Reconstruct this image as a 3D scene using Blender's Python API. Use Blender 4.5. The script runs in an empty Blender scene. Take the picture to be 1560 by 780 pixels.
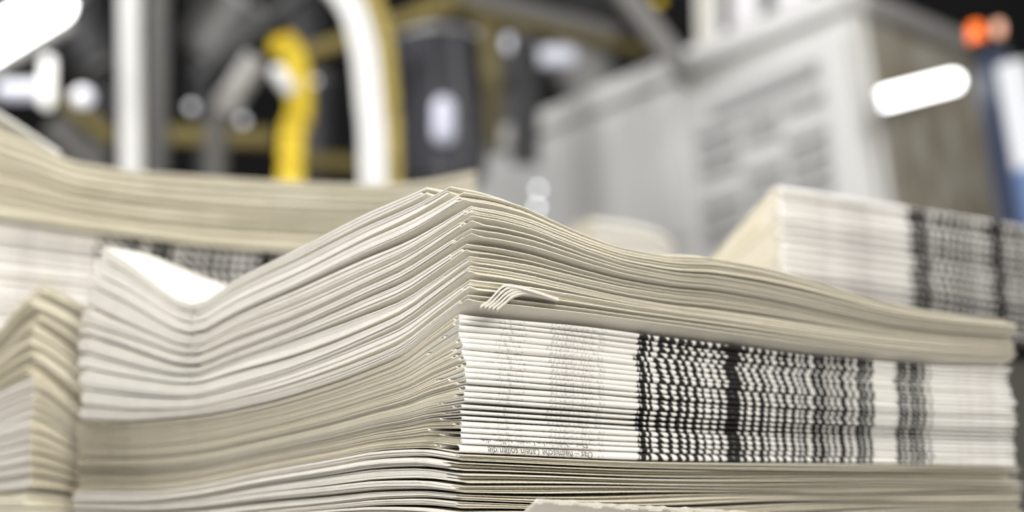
import bpy, math, random
import numpy as np
from mathutils import Vector, Matrix

random.seed(7)
rng = np.random.RandomState(11)
sc = bpy.context.scene
COL = sc.collection
PI = math.pi

# ------------------------------------------------------------------ camera model (1560 x 780)
F_PX = 2500.0
PITCH = math.atan(372.0 / F_PX)
cp, sp = math.cos(PITCH), math.sin(PITCH)


def ray(px, py):
    x = (px - 780.0) / F_PX
    y = (390.0 - py) / F_PX
    return np.array([x, cp - y * sp, sp + y * cp])


def at(px, py, Y):
    d = ray(px, py)
    return Vector(d * (Y / d[1]))


def on_plane(px, py, p0, n):
    d = ray(px, py)
    t = float(np.dot(np.array(p0), np.array(n)) / np.dot(d, np.array(n)))
    return Vector(d * t)


def R(px_wide, Y):
    return px_wide * Y / F_PX


# ------------------------------------------------------------------ materials
def new_mat(name):
    m = bpy.data.materials.new(name)
    m.use_nodes = True
    nt = m.node_tree
    return m, nt, nt.nodes['Principled BSDF']


def simple(name, col, rough=0.6, metal=0.0, noise=0.0, nscale=8.0, col2=None, emit=None, estr=0.0, coat=0.0):
    m, nt, b = new_mat(name)
    b.inputs['Base Color'].default_value = (*col, 1)
    b.inputs['Roughness'].default_value = rough
    b.inputs['Metallic'].default_value = metal
    b.inputs['Coat Weight'].default_value = coat
    if col2 is None and noise > 0:
        col2 = tuple(c * (1 - noise) for c in col)
    if col2 is not None:
        tc = nt.nodes.new('ShaderNodeTexCoord')
        nz = nt.nodes.new('ShaderNodeTexNoise')
        nz.inputs['Scale'].default_value = nscale
        nz.inputs['Detail'].default_value = 4
        mx = nt.nodes.new('ShaderNodeMix')
        mx.data_type = 'RGBA'
        mx.inputs['A'].default_value = (*col, 1)
        mx.inputs['B'].default_value = (*col2, 1)
        cr = nt.nodes.new('ShaderNodeMapRange')
        cr.inputs['From Min'].default_value = 0.35
        cr.inputs['From Max'].default_value = 0.65
        nt.links.new(tc.outputs['Object'], nz.inputs['Vector'])
        nt.links.new(nz.outputs['Fac'], cr.inputs['Value'])
        nt.links.new(cr.outputs['Result'], mx.inputs['Factor'])
        nt.links.new(mx.outputs['Result'], b.inputs['Base Color'])
    if emit:
        b.inputs['Emission Color'].default_value = (*emit, 1)
        b.inputs['Emission Strength'].default_value = estr
    return m


def paper(name, col, col2, scale=25.0, bump=0.15):
    m, nt, b = new_mat(name)
    b.inputs['Roughness'].default_value = 0.85
    b.inputs['Specular IOR Level'].default_value = 0.15
    tc = nt.nodes.new('ShaderNodeTexCoord')
    nz = nt.nodes.new('ShaderNodeTexNoise')
    nz.inputs['Scale'].default_value = scale
    nz.inputs['Detail'].default_value = 5
    mx = nt.nodes.new('ShaderNodeMix')
    mx.data_type = 'RGBA'
    mx.inputs['A'].default_value = (*col, 1)
    mx.inputs['B'].default_value = (*col2, 1)
    nt.links.new(tc.outputs['Object'], nz.inputs['Vector'])
    nt.links.new(nz.outputs['Fac'], mx.inputs['Factor'])
    # fibre speckle
    fz = nt.nodes.new('ShaderNodeTexNoise')
    fz.inputs['Scale'].default_value = 1400
    fz.inputs['Detail'].default_value = 2
    nt.links.new(tc.outputs['Object'], fz.inputs['Vector'])
    mr = nt.nodes.new('ShaderNodeMapRange')
    mr.inputs['From Min'].default_value = 0.3
    mr.inputs['From Max'].default_value = 0.7
    mr.inputs['To Min'].default_value = 0.92
    mr.inputs['To Max'].default_value = 1.05
    nt.links.new(fz.outputs['Fac'], mr.inputs['Value'])
    mm = nt.nodes.new('ShaderNodeVectorMath')
    mm.operation = 'SCALE'
    nt.links.new(mx.outputs['Result'], mm.inputs[0])
    nt.links.new(mr.outputs['Result'], mm.inputs['Scale'])
    nt.links.new(mm.outputs['Vector'], b.inputs['Base Color'])
    bp = nt.nodes.new('ShaderNodeBump')
    bp.inputs['Strength'].default_value = bump
    bp.inputs['Distance'].default_value = 0.0003
    nt.links.new(fz.outputs['Fac'], bp.inputs['Height'])
    nt.links.new(bp.outputs['Normal'], b.inputs['Normal'])
    return m


def printed(name, col, blocks, faint, tint, k=1.0):
    """newsprint whose ink shows where the fold cuts through headline letters; UV.x runs along the fold (m), UV.y round it (m)"""
    m, nt, b = new_mat(name)
    b.inputs['Roughness'].default_value = 0.8
    b.inputs['Specular IOR Level'].default_value = 0.2
    uv = nt.nodes.new('ShaderNodeUVMap')
    uv.uv_map = 'uv'
    sx = nt.nodes.new('ShaderNodeSeparateXYZ')
    nt.links.new(uv.outputs['UV'], sx.inputs[0])

    def math_(op, a, bb=None, c=None):
        n = nt.nodes.new('ShaderNodeMath')
        n.operation = op
        for i, v in enumerate((a, bb, c)):
            if v is None:
                continue
            if isinstance(v, (int, float)):
                n.inputs[i].default_value = v
            else:
                nt.links.new(v, n.inputs[i])
        return n.outputs[0]

    def rng_mask(rs):
        tot = None
        for a, c in rs:
            g = math_('MULTIPLY', math_('GREATER_THAN', sx.outputs['X'], a), math_('LESS_THAN', sx.outputs['X'], c))
            tot = g if tot is None else math_('MAXIMUM', tot, g)
        return tot

    def noise(fx, fy, scale=1.0, detail=1.0, off=0.0, slant=0.0):
        cb = nt.nodes.new('ShaderNodeCombineXYZ')
        xs = math_('MULTIPLY_ADD', sx.outputs['Y'], slant, sx.outputs['X'])
        nt.links.new(math_('MULTIPLY_ADD', xs, fx, off), cb.inputs[0])
        nt.links.new(math_('MULTIPLY', sx.outputs['Y'], fy), cb.inputs[1])
        nz = nt.nodes.new('ShaderNodeTexNoise')
        nz.inputs['Scale'].default_value = scale
        nz.inputs['Detail'].default_value = detail
        nt.links.new(cb.outputs[0], nz.inputs['Vector'])
        return nz.outputs['Fac']
    wob = noise(55 / k, 8 / k, detail=1, off=5.0)
    xs = math_('MULTIPLY_ADD', sx.outputs['Y'], 0.55, sx.outputs['X'])
    phs = math_('MULTIPLY_ADD', wob, 9.0, math_('MULTIPLY', xs, 6.283 / (0.0058 * k)))
    wave = math_('SINE', phs)
    letters = noise(260 / k, 150 / k, detail=0.6, slant=0.5)
    cols = noise(62 / k, 12 / k, detail=0, off=12.0)
    edge = math_('POWER', math_('MULTIPLY', math_('ABSOLUTE', sx.outputs['Y']), 1 / (.0024 * k)), 2.0)
    sumv = math_('ADD', math_('MULTIPLY', wave, 0.15), math_('ADD', math_('MULTIPLY', letters, 0.55), math_('MULTIPLY', cols, 0.6)))
    sumv = math_('ADD', sumv, math_('MULTIPLY', math_('MINIMUM', edge, 1.0), 0.16))
    ink = nt.nodes.new('ShaderNodeMapRange')
    ink.inputs['From Min'].default_value = 0.545
    ink.inputs['From Max'].default_value = 0.600
    nt.links.new(sumv, ink.inputs['Value'])
    inkm = math_('MULTIPLY', ink.outputs['Result'], rng_mask(blocks))
    fn = noise(900 / k, 500 / k, detail=1, off=7)
    fi = nt.nodes.new('ShaderNodeMapRange')
    fi.inputs['From Min'].default_value = 0.52
    fi.inputs['From Max'].default_value = 0.60
    fi.inputs['To Max'].default_value = 0.28
    nt.links.new(fn, fi.inputs['Value'])
    fm = math_('MULTIPLY', fi.outputs['Result'], rng_mask(faint))
    tn = noise(90 / k, 20 / k, detail=1, off=3)
    ti = nt.nodes.new('ShaderNodeMapRange')
    ti.inputs['From Min'].default_value = 0.40
    ti.inputs['From Max'].default_value = 0.60
    ti.inputs['To Max'].default_value = 0.17
    nt.links.new(tn, ti.inputs['Value'])
    tm = math_('MULTIPLY', ti.outputs['Result'], rng_mask(tint))
    mx1 = nt.nodes.new('ShaderNodeMix'); mx1.data_type = 'RGBA'
    mx1.inputs['A'].default_value = (*col, 1)
    mx1.inputs['B'].default_value = (0.42, 0.36, 0.40, 1)
    nt.links.new(tm, mx1.inputs['Factor'])
    mx2 = nt.nodes.new('ShaderNodeMix'); mx2.data_type = 'RGBA'
    nt.links.new(mx1.outputs['Result'], mx2.inputs['A'])
    mx2.inputs['B'].default_value = (0.022, 0.020, 0.020, 1)
    nt.links.new(math_('MAXIMUM', inkm, fm), mx2.inputs['Factor'])
    nt.links.new(mx2.outputs['Result'], b.inputs['Base Color'])
    return m


# ------------------------------------------------------------------ object helpers
def tag(o, label=None, cat=None, group=None, kind=None):
    if label: o['label'] = label
    if cat: o['category'] = cat
    if group: o['group'] = group
    if kind: o['kind'] = kind
    return o


def empty(name, loc=(0, 0, 0)):
    o = bpy.data.objects.new(name, None)
    o.location = loc
    o.empty_display_size = 0.02
    COL.objects.link(o)
    return o


def link_mesh(name, me, parent=None):
    o = bpy.data.objects.new(name, me)
    COL.objects.link(o)
    if parent is not None:
        o.parent = parent
        o.matrix_parent_inverse = Matrix.Translation(-Vector(parent.location))
    return o


class MB:
    """collects boxes, tubes and prisms; build() links them as one mesh object"""
    def __init__(s):
        s.v = []; s.f = []; s.sm = []

    def add(s, vs, fs, smooth=False):
        b = len(s.v)
        s.v += [tuple(v) for v in vs]
        s.f += [tuple(b + i for i in f) for f in fs]
        s.sm += [smooth] * len(fs)

    def prism(s, pts, dvec):
        n = len(pts); d = Vector(dvec)
        vs = [Vector(p) for p in pts] + [Vector(p) + d for p in pts]
        fs = [tuple(range(n - 1, -1, -1)), tuple(range(n, 2 * n))]
        fs += [(i, (i + 1) % n, (i + 1) % n + n, i + n) for i in range(n)]
        s.add(vs, fs)
        return s

    def box(s, c, ax, ay, az):
        c, ax, ay, az = Vector(c), Vector(ax), Vector(ay), Vector(az)
        return s.prism([c - ax - ay - az, c + ax - ay - az, c + ax + ay - az, c - ax + ay - az], az * 2)

    def cbox(s, c, ax, ay, az, r):
        """box with chamfered section (r) extruded along az"""
        c, ax, ay, az = Vector(c), Vector(ax), Vector(ay), Vector(az)
        x, y = ax.normalized() * r, ay.normalized() * r
        pts = [c - ax - ay + x, c + ax - ay - x, c + ax - ay + y, c + ax + ay - y, c + ax + ay - x, c - ax + ay + x, c - ax + ay - y, c - ax - ay + y]
        return s.prism([p - az for p in pts], az * 2)

    def tube(s, pts, r, n=20, cap=True):
        pts = [Vector(p) for p in pts]
        rs = r if isinstance(r, (list, tuple)) else [r] * len(pts)
        t0 = (pts[1] - pts[0]).normalized()
        up = Vector((0, 0, 1)) if abs(t0.z) < 0.9 else Vector((0, 1, 0))
        a = t0.cross(up).normalized()
        vs = []
        for i, p in enumerate(pts):
            t = (pts[min(i + 1, len(pts) - 1)] - pts[max(i - 1, 0)]).normalized()
            a = (a - t * a.dot(t)).normalized()
            b = t.cross(a)
            for k in range(n):
                an = 2 * PI * k / n
                vs.append(p + (a * math.cos(an) + b * math.sin(an)) * rs[i])
        fs = []
        for i in range(len(pts) - 1):
            for k in range(n):
                fs.append((i * n + k, i * n + (k + 1) % n, (i + 1) * n + (k + 1) % n, (i + 1) * n + k))
        s.add(vs, fs, True)
        if cap:
            m = (len(pts) - 1) * n
            s.add(vs[:n][::-1], [tuple(range(n))])
            s.add(vs[m:], [tuple(range(n))])
        return s

    def capsule(s, p, q, r, n=20):
        p, q = Vector(p), Vector(q)
        d = (q - p).normalized()
        pts, rs = [], []
        for k in range(6):
            a = PI / 2 * k / 5
            pts.append(p - d * r * math.cos(a) * 0.999); rs.append(max(r * math.sin(a), r * 0.02))
        for k in range(6):
            a = PI / 2 * (1 - k / 5)
            pts.append(q + d * r * math.cos(a) * 0.999); rs.append(max(r * math.sin(a), r * 0.02))
        return s.tube(pts, rs, n)

    def ribbon(s, pts, wvec, tvec):
        """rectangular-section band along pts, half width wvec, half thickness from tvec list"""
        pts = [Vector(p) for p in pts]; w = Vector(wvec)
        vs = []
        for i, p in enumerate(pts):
            t = (pts[min(i + 1, len(pts) - 1)] - pts[max(i - 1, 0)]).normalized()
            nrm = w.cross(t).normalized() * tvec
            vs += [p - w - nrm, p + w - nrm, p + w + nrm, p - w + nrm]
        fs = []
        for i in range(len(pts) - 1):
            for k in range(4):
                fs.append((i * 4 + k, i * 4 + (k + 1) % 4, (i + 1) * 4 + (k + 1) % 4, (i + 1) * 4 + k))
        m = (len(pts) - 1) * 4
        fs += [(3, 2, 1, 0), (m, m + 1, m + 2, m + 3)]
        s.add(vs, fs)
        return s

    def build(s, name, mat, parent=None, bevel=0.0):
        me = bpy.data.meshes.new(name)
        me.from_pydata(s.v, [], s.f)
        me.materials.append(mat)
        me.polygons.foreach_set('use_smooth', s.sm)
        me.update()
        o = link_mesh(name, me, parent)
        if bevel:
            md = o.modifiers.new('bevel', 'BEVEL'); md.width = bevel; md.segments = 2
        return o


def smooth_path(pts, n=6):
    """Catmull-Rom through Vectors"""
    out = []
    P = [Vector(p) for p in pts]
    for i in range(len(P) - 1):
        p0 = P[max(i - 1, 0)]; p1 = P[i]; p2 = P[i + 1]; p3 = P[min(i + 2, len(P) - 1)]
        for k in range(n):
            t = k / n
            out.append(0.5 * ((2 * p1) + (p2 - p0) * t + (2 * p0 - 5 * p1 + 4 * p2 - p3) * t * t + (3 * p1 - p0 - 3 * p2 + p3) * t ** 3))
    out.append(P[-1])
    return out


# ------------------------------------------------------------------ newspaper stacks
A = math.radians(40.0)
RV = np.array([math.cos(A), math.sin(A), 0.0])       # along the right-hand faces
LV = np.array([-math.sin(A), math.cos(A), 0.0])      # along the left-hand faces
FLOOR_Z = -0.03


def corner_at(px, Y):
    p = at(px, 700, Y)
    return np.array([p.x, Y, 0.0])


class Frame:
    """a stack's corner and its two faces"""
    def __init__(s, px, Y):
        s.o = corner_at(px, Y)

    def right(s, px, py, v=0.0):       # a pixel on the right face -> (u, z)
        o = s.o + LV * v
        p = np.array(on_plane(px, py, o, LV))
        return float(np.dot(p - o, RV)), float(p[2])

    def left(s, px, py, u=0.0):
        o = s.o + RV * u
        p = np.array(on_plane(px, py, o, RV))
        return float(np.dot(p - o, LV)), float(p[2])

    def curve(s, side, pts, off=0.0):
        q = sorted((s.right(*p, off) if side == 'r' else s.left(*p, off)) for p in pts)
        x = np.array([a for a, b in q]); y = np.array([b for a, b in q])
        return x, y


def smooth_interp(x, y):
    """monotone cubic (Fritsch-Carlson) interpolant, linear outside"""
    x = np.asarray(x, float); y = np.asarray(y, float)
    h = np.diff(x); d = np.diff(y) / h
    m = np.zeros_like(y)
    m[1:-1] = np.where(d[:-1] * d[1:] > 0, 2 * d[:-1] * d[1:] / (d[:-1] + d[1:] + 1e-12), 0.0)
    m[0], m[-1] = d[0], d[-1]

    def f(q):
        q = np.asarray(q, float)
        i = np.clip(np.searchsorted(x, q) - 1, 0, len(h) - 1)
        t = (q - x[i]) / h[i]
        tc = np.clip(t, 0, 1)
        r = (y[i] * (2 * tc**3 - 3 * tc**2 + 1) + h[i] * m[i] * (tc**3 - 2 * tc**2 + tc) + y[i + 1] * (-2 * tc**3 + 3 * tc**2) + h[i] * m[i + 1] * (tc**3 - tc**2))
        r = r + np.where(t < 0, (q - x[0]) * m[0], 0)
        return r
    return f


def const(z):
    return lambda q: np.zeros_like(np.asarray(q, float)) + z


class Field:
    """height inside a bundle: z(u, v, t), t from its underside (0) to its top (1)"""
    def __init__(s, rb, rt, lb, lt, warp=0.25, nper=10, seed=0, damp=None):
        s.rb, s.rt, s.lb, s.lt = rb, rt, lb, lt
        s.cb, s.ct = float(rb(0.0)), float(rt(0.0))
        s.lb0, s.lt0 = float(lb(0.0)), float(lt(0.0))
        r = np.random.RandomState(seed)
        s.w = []
        for _ in range(5):
            ft = nper * r.uniform(.2, .6)
            s.w.append((warp * r.uniform(.6, 1) / (6.283 * ft) * .75, ft, r.uniform(3, 14), r.uniform(3, 14), r.uniform(0, 6.28)))

    def __call__(s, u, v, t):
        for a, ft, fu, fv, ph in s.w:
            t = t + a * np.sin(6.283 * (ft * t) + fu * u * 2 + fv * v * 2 + ph) * (1 - (2 * t - 1) ** 2)
        b = s.rb(u) + s.lb(v) - s.lb0
        tp = s.rt(u) + s.lt(v) - s.lt0
        return b + (np.maximum(tp, b + 0.002) - b) * t


def fine_samples(length, fine_end, fine, coarse):
    n1 = max(1, int(fine_end / fine)); n2 = max(2, int((length - fine_end) / coarse))
    return np.concatenate([np.linspace(0, fine_end, n1 + 1), np.linspace(fine_end, length, n2 + 1)[1:]])


def sheet(name, mats, frame, zf, ws, u0, u1, fold, open_, tlo, thi, fill_dt, parent, side='M', serr=0.0, seed=0,
          slot=None, curl=(0, 0.02, 0.02), uvoff=(0, 0), nflat=26, jit=None):
    """one folded sheet: lower leaf, fold, upper leaf, with real thickness, swept along the fold.
       side 'M': fold at v ~ 0 (on the right face); side 'T': fold at the far end, cut edges on the right face."""
    r = np.random.RandomState(seed)
    W = u0 + (u1 - u0) * (ws / ws[-1])
    M = len(W)
    sgn = 1.0 if side == 'M' else -1.0
    ph = r.uniform(0, 6.28, 4)
    foldw = fold + 0.0005 * np.sin(W * 23 + ph[0]) + 0.0003 * np.sin(W * 61 + ph[1])
    openw = open_ + 0.0008 * np.sin(W * 17 + ph[2])
    if serr > 0:
        s1 = r.uniform(-1, 1, M)
        openw = openw + serr * (0.7 * s1 + 0.5 * np.sin(W * 2 * PI / 0.0021 + ph[3]))
    slot_lo, slot_hi = slot if slot else (tlo, thi)

    def tm(t, u, v):
        e = curl[0] * np.clip(np.maximum((1 - np.abs(v) / curl[2]), (1 - np.abs(u) / curl[1]) * (.35 + .65 * np.exp(-np.abs(v) / .07))), 0, 1) ** 2
        tau = (t - slot_lo) / (slot_hi - slot_lo)
        tau = 1 - (1 - tau) * (1 - e)
        return slot_lo + tau * (slot_hi - slot_lo)

    def Z(u, v, t):
        return zf(u, v, tm(t, u, v))
    s = np.linspace(0, 1, nflat)
    s = 0.5 - 0.5 * np.cos(PI * s) if side == 'T' else s ** 1.0
    if side == 'M':
        s = 1 - (1 - s) ** 2.2           # denser towards the fold
    U = W[:, None]
    zl_f = Z(W, foldw, tlo); zh_f = Z(W, foldw, thi)
    rad = np.maximum((zh_f - zl_f) / 2, 0.00005)
    rp = rad * (1.25 if side == 'M' else 1.5)
    cen = foldw + sgn * rp
    PL = openw[:, None] + (cen - openw)[:, None] * s[None, :]
    ZL = Z(U + 0 * PL, PL, tlo)
    ZH = Z(U + 0 * PL, PL, thi)
    zlc, zhc = ZL[:, -1], ZH[:, -1]
    an = np.linspace(-PI / 2, PI / 2, 13)[1:-1]
    rr = (zhc - zlc) / 2
    PA = cen[:, None] - sgn * rp[:, None] * np.cos(an)[None, :]
    ZA = (Z(U + 0 * PA, PA, tlo) + Z(U + 0 * PA, PA, thi)) / 2 + rr[:, None] * np.sin(an)[None, :]
    P = np.concatenate([PL, PA, PL[:, ::-1]], 1)
    ZZ = np.concatenate([ZL, ZA, ZH[:, ::-1]], 1)
    T = np.concatenate([0 * PL + tlo, 0 * PA + (tlo + thi) / 2, 0 * PL + thi], 1)
    # local paper thickness follows how tightly the bundle is pressed there
    e = 0.004
    th = fill_dt * (Z(U + 0 * P, P, np.clip(T + e, 0, 1)) - Z(U + 0 * P, P, np.clip(T - e, 0, 1))) / (np.clip(T + e, 0, 1) - np.clip(T - e, 0, 1))
    th = np.clip(th, 0.00006, None)
    dP = np.gradient(P, axis=1); dZ = np.gradient(ZZ, axis=1)
    ln = np.sqrt(dP**2 + dZ**2) + 1e-9
    nP, nZ = dZ / ln * sgn * 1.0, -dP / ln * sgn * 1.0
    # outward normal of the U: for M dP<0 on the lower leaf, so nZ>0 is inward; flip
    outP, outZ = -nP * 1.0, -nZ * 1.0
    h = th / 2
    Po, Zo = P + outP * h, ZZ + outZ * h
    Pi_, Zi = P - outP * h, ZZ - outZ * h
    N = P.shape[1]
    arc = np.concatenate([np.zeros((M, 1)), np.cumsum(np.sqrt(np.diff(P, axis=1)**2 + np.diff(ZZ, axis=1)**2), axis=1)], 1)
    arc = arc - arc[:, N // 2][:, None]
    ring = np.concatenate([np.stack([Po, Zo], -1), np.stack([Pi_, Zi], -1)[:, ::-1]], 1)    # M x 2N x 2
    K = 2 * N
    o = frame.o
    jw = np.zeros((M, 1)) if jit is None else jit(W)[:, None]
    co = o[None, None, :] + RV * (U + 0 * ring[..., 0])[..., None] + LV * ring[..., 0][..., None] + np.array([0, 0, 1.0]) * (ring[..., 1] + jw)[..., None]
    co = co.reshape(-1, 3)
    i = np.arange(M - 1)[:, None] * K; k = np.arange(K)[None, :]; k2 = (k + 1) % K
    q = np.stack([i + k, i + k2, i + K + k2, i + K + k], -1).reshape(-1, 4)
    mi = np.zeros((M - 1, K), int)
    mi[:, N - 1] = 2; mi[:, K - 1] = 2
    a = np.arange(N - 1)
    cap0 = np.stack([a, K - 1 - a, K - 2 - a, a + 1], -1)
    cap1 = (cap0 + (M - 1) * K)[:, ::-1]
    if side == 'T':
        q = q[:, ::-1]; cap0 = cap0[:, ::-1]; cap1 = cap1[:, ::-1]
    faces = np.concatenate([q, cap0, cap1]).astype(np.int32)
    matidx = np.concatenate([mi.reshape(-1), np.ones(2 * (N - 1), int)]).astype(np.int32)
    me = bpy.data.meshes.new(name)
    me.vertices.add(len(co)); me.vertices.foreach_set('co', co.astype(np.float32).ravel())
    me.loops.add(faces.size); me.loops.foreach_set('vertex_index', faces.ravel())
    me.polygons.add(len(faces))
    me.polygons.foreach_set('loop_start', np.arange(0, faces.size, 4, dtype=np.int32))
    me.polygons.foreach_set('loop_total', np.full(len(faces), 4, dtype=np.int32))
    me.polygons.foreach_set('material_index', matidx)
    sm = np.concatenate([(mi == 0).reshape(-1), np.zeros(2 * (N - 1), bool)])
    me.polygons.foreach_set('use_smooth', sm)
    uvv = np.stack([np.repeat(W[:, None], K, 1) + uvoff[0], np.concatenate([arc, arc[:, ::-1]], 1) + uvoff[1]], -1).reshape(-1, 2)
    lay = me.uv_layers.new(name='uv')
    lay.data.foreach_set('uv', uvv[faces.ravel()].astype(np.float32).ravel())
    for m in mats: me.materials.append(m)
    me.update(calc_edges=True)
    me.validate()
    ob = link_mesh(name, me, parent)
    surf = dict(W=W, P=Po, Z=Zo, arc=arc, frame=frame)
    return ob, surf


def bundle(frame, zf, n, side, length_u, v_near, v_far, labels, group, mats_cover, mats_inner, nsheets=3, ws=None,
           gap=(0.06, 0.18), fill=0.86, curl=(0, .02, .02), serr=0.0, seed=1, corner=None, u_start=None, uv=True,
           setback=0.001, tfan=0.0, bounds=None, nflat=26, far_of=None, ujit=0.0006, vjit=0.0008, ajit=0.0):
    """n newspapers in one bundle, bottom to top; labels(i from top, n)"""
    r = np.random.RandomState(seed)
    if ws is None: ws = np.linspace(0, length_u, 40)
    if bounds is None:
        g = r.uniform(0.8, 1.25, n); bounds = np.concatenate([[0], np.cumsum(g) / g.sum()])
    out = []
    dx = dy = 0.0
    for i in range(n):
        b0, b1 = bounds[i], bounds[i + 1]
        gp = (r.uniform(*gap) + (.34 if r.rand() < .22 and n > 12 else 0)) * (b1 - b0)
        lo, hi = b0 + gp * 0.5, b1 - gp * 0.5
        tm_ = (b0 + b1) / 2
        us = (u_start(tm_) if u_start else 0.0) + r.uniform(-ujit, ujit)
        vs = (corner(tm_) if corner else 0.0) + v_near + r.uniform(-vjit, vjit)
        vf = far_of(tm_) if far_of else v_far
        vf = vf + r.uniform(-.0015, .0015)
        loc = frame.o + RV * us + LV * vs + np.array([0, 0, float(zf(us, vs, lo))])
        root = empty('newspaper', loc)
        tag(root, labels(n - 1 - i, n), 'newspaper', group)
        # the folded text drifts slowly from one copy to the next
        dx += r.uniform(-0.0002, 0.0009) if r.rand() > 0.2 else r.uniform(-0.004, -0.0015)
        dx = min(max(dx, -.0025), .0025)
        dy += r.uniform(-.0006, .0006)
        nl = nsheets
        layer = (hi - lo) / (2 * nl)
        surf0 = None
        inner_back = 0.0
        for k in range(nl):
            tl = lo + layer * (k + 0.5); th = hi - layer * (k + 0.5)
            if side == 'M':
                if k > 0: inner_back += setback * r.uniform(.3, 1.6) * (1 if k == 1 else .4) + 0.0002 + (r.uniform(.006, .018) if (k == 1 and r.rand() < .45 and setback > .0015) else 0)
                fold = vs + inner_back; op = vf + r.uniform(-.0015, .0015)
            else:
                fold = vf - k * 0.0003; op = vs + (0 if k == 0 else abs(r.normal(0, ajit)) + r.uniform(0, .0006))
            name = 'cover_sheet' if k == 0 else 'inner_sheet'
            uk = us + (0 if k == 0 else r.uniform(-ujit, ujit))
            ob, surf = sheet(name, mats_cover if k == 0 else mats_inner, frame, zf, ws, uk, uk + length_u - abs(r.normal(0, .001)), fold, op, tl, th,
                             layer * fill, root, side, serr, seed=r.randint(1 << 30), slot=(b0, b1), curl=curl, uvoff=(dx - us, dy), nflat=nflat)
            if k == 0: surf0 = surf
        out.append((root, surf0))
    return out


ORD = ['topmost', 'second', 'third', 'fourth', 'fifth', 'sixth', 'seventh', 'eighth', 'ninth', 'tenth', 'eleventh', 'twelfth', 'thirteenth',
       'fourteenth', 'fifteenth', 'sixteenth', 'seventeenth', 'eighteenth', 'nineteenth', 'twentieth', 'twenty-first', 'twenty-second',
       'twenty-third', 'twenty-fourth', 'twenty-fifth']


def labeller(fmt_top, fmt, fmt_bottom=None):
    def f(i, n):
        if i == 0: return fmt_top
        if i == n - 1 and fmt_bottom: return fmt_bottom
        return fmt.format(ORD[i])
    return f


# paper colours
P_FACE = paper('newsprint_face', (0.76, 0.73, 0.67), (0.68, 0.65, 0.58))
P_FACE2 = paper('newsprint_cream', (0.70, 0.665, 0.57), (0.60, 0.56, 0.46))
E_LIGHT = paper('trimmed_edge_pale', (0.76, 0.74, 0.70), (0.62, 0.60, 0.56), 60)
E_TAN = paper('cut_edge_cream', (0.80, 0.755, 0.63), (0.66, 0.61, 0.48), 60)
E_TAN2 = paper('trimmed_edge_cream', (0.69, 0.635, 0.50), (0.54, 0.49, 0.365), 60)
WHITE_SHEET = paper('bright_blank_sheet', (0.86, 0.86, 0.84), (0.82, 0.82, 0.80))

# ================================================================== MAIN STACK
FM = Frame(702, 0.69)
UR = lambda px, py=620: FM.right(px, py)[0]
VL = lambda px, py=560: FM.left(px, py)[0]

# printed stretches along the fold, read off the right face
blocks = [(UR(974), UR(1338)), (UR(1366), UR(1420))]
faint = [(UR(760), UR(800)), (UR(838), UR(925)), (UR(1090), UR(1120))]
tintr = [(UR(1460), UR(1550)), (UR(850), UR(905))]
PRINT = printed('printed_newsprint', (0.80, 0.785, 0.755), blocks, faint, tintr)

mid_top_r = FM.curve('r', [(702, 474), (860, 490), (1000, 508), (1100, 522), (1250, 540), (1400, 552), (1545, 559)])
mid_bot_r = FM.curve('r', [(702, 691), (1000, 703), (1250, 706), (1420, 708), (1550, 711)])
mid_top_l = FM.curve('l', [(702, 472), (690, 481), (657, 506), (612, 540), (567, 560), (500, 585), (400, 614), (292, 634), (214, 641), (122, 640)])
mid_bot_l = FM.curve('l', [(702, 691), (690, 689), (635, 682), (590, 684), (500, 699), (400, 717), (292, 740), (214, 748), (122, 748)])
top_top_r = FM.curve('r', [(650, 280), (690, 287), (740, 302), (790, 327), (840, 352), (900, 374), (960, 385), (1030, 387), (1080, 395), (1150, 412), (1220, 435), (1300, 460), (1400, 477), (1530, 492)], off=.022)
top_top_l = FM.curve('l', [(702, 265), (690, 271), (665, 284), (640, 296), (600, 313), (560, 330), (520, 350), (457, 383), (400, 410), (348, 438), (322, 457), (300, 468), (280, 464), (262, 455), (239, 437), (186, 397), (165, 384), (140, 366)])

S = lambda c: smooth_interp(*c)
Z_mid = Field(S(mid_bot_r), S(mid_top_r), S(mid_bot_l), S(mid_top_l), warp=0.10, nper=23, seed=3)
ttl = S(top_top_l)
_sh = float(ttl(0.0) - ttl(.022))
ttr = smooth_interp(top_top_r[0], top_top_r[1] + _sh)
Z_top = Field(lambda q: S(mid_top_r)(q) + 0.0004, ttr, lambda q: S(mid_top_l)(q) + 0.0004, ttl, warp=0.16, nper=11, seed=5)

L_END = VL(122)
R_END = UR(1545)
ws_fine = fine_samples(R_END, 0.10, 0.0012, 0.005)


def base_field(zb, zt_r, zt_l, nper, seed, warp=.15):
    return Field(const(zb), zt_r, const(zb), zt_l, warp=warp, nper=nper, seed=seed)


Z_low = base_field(FLOOR_Z + .0006, lambda q: S(mid_bot_r)(q) - .0004, lambda q: S(mid_bot_l)(q) - .0004, 11, 9, 0.25)

# far end (folds) of the top bundle leans with height
far_top = smooth_interp([0, .35, .7, 1.0], [VL(126, 620), VL(120, 560), VL(130, 500), VL(160, 385)])
near_top = smooth_interp([0, .62, .7, .77, .86, .955, 1.0], [0.0005, 0.0008, .001, 0.004, 0.013, 0.029, .031])

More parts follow.
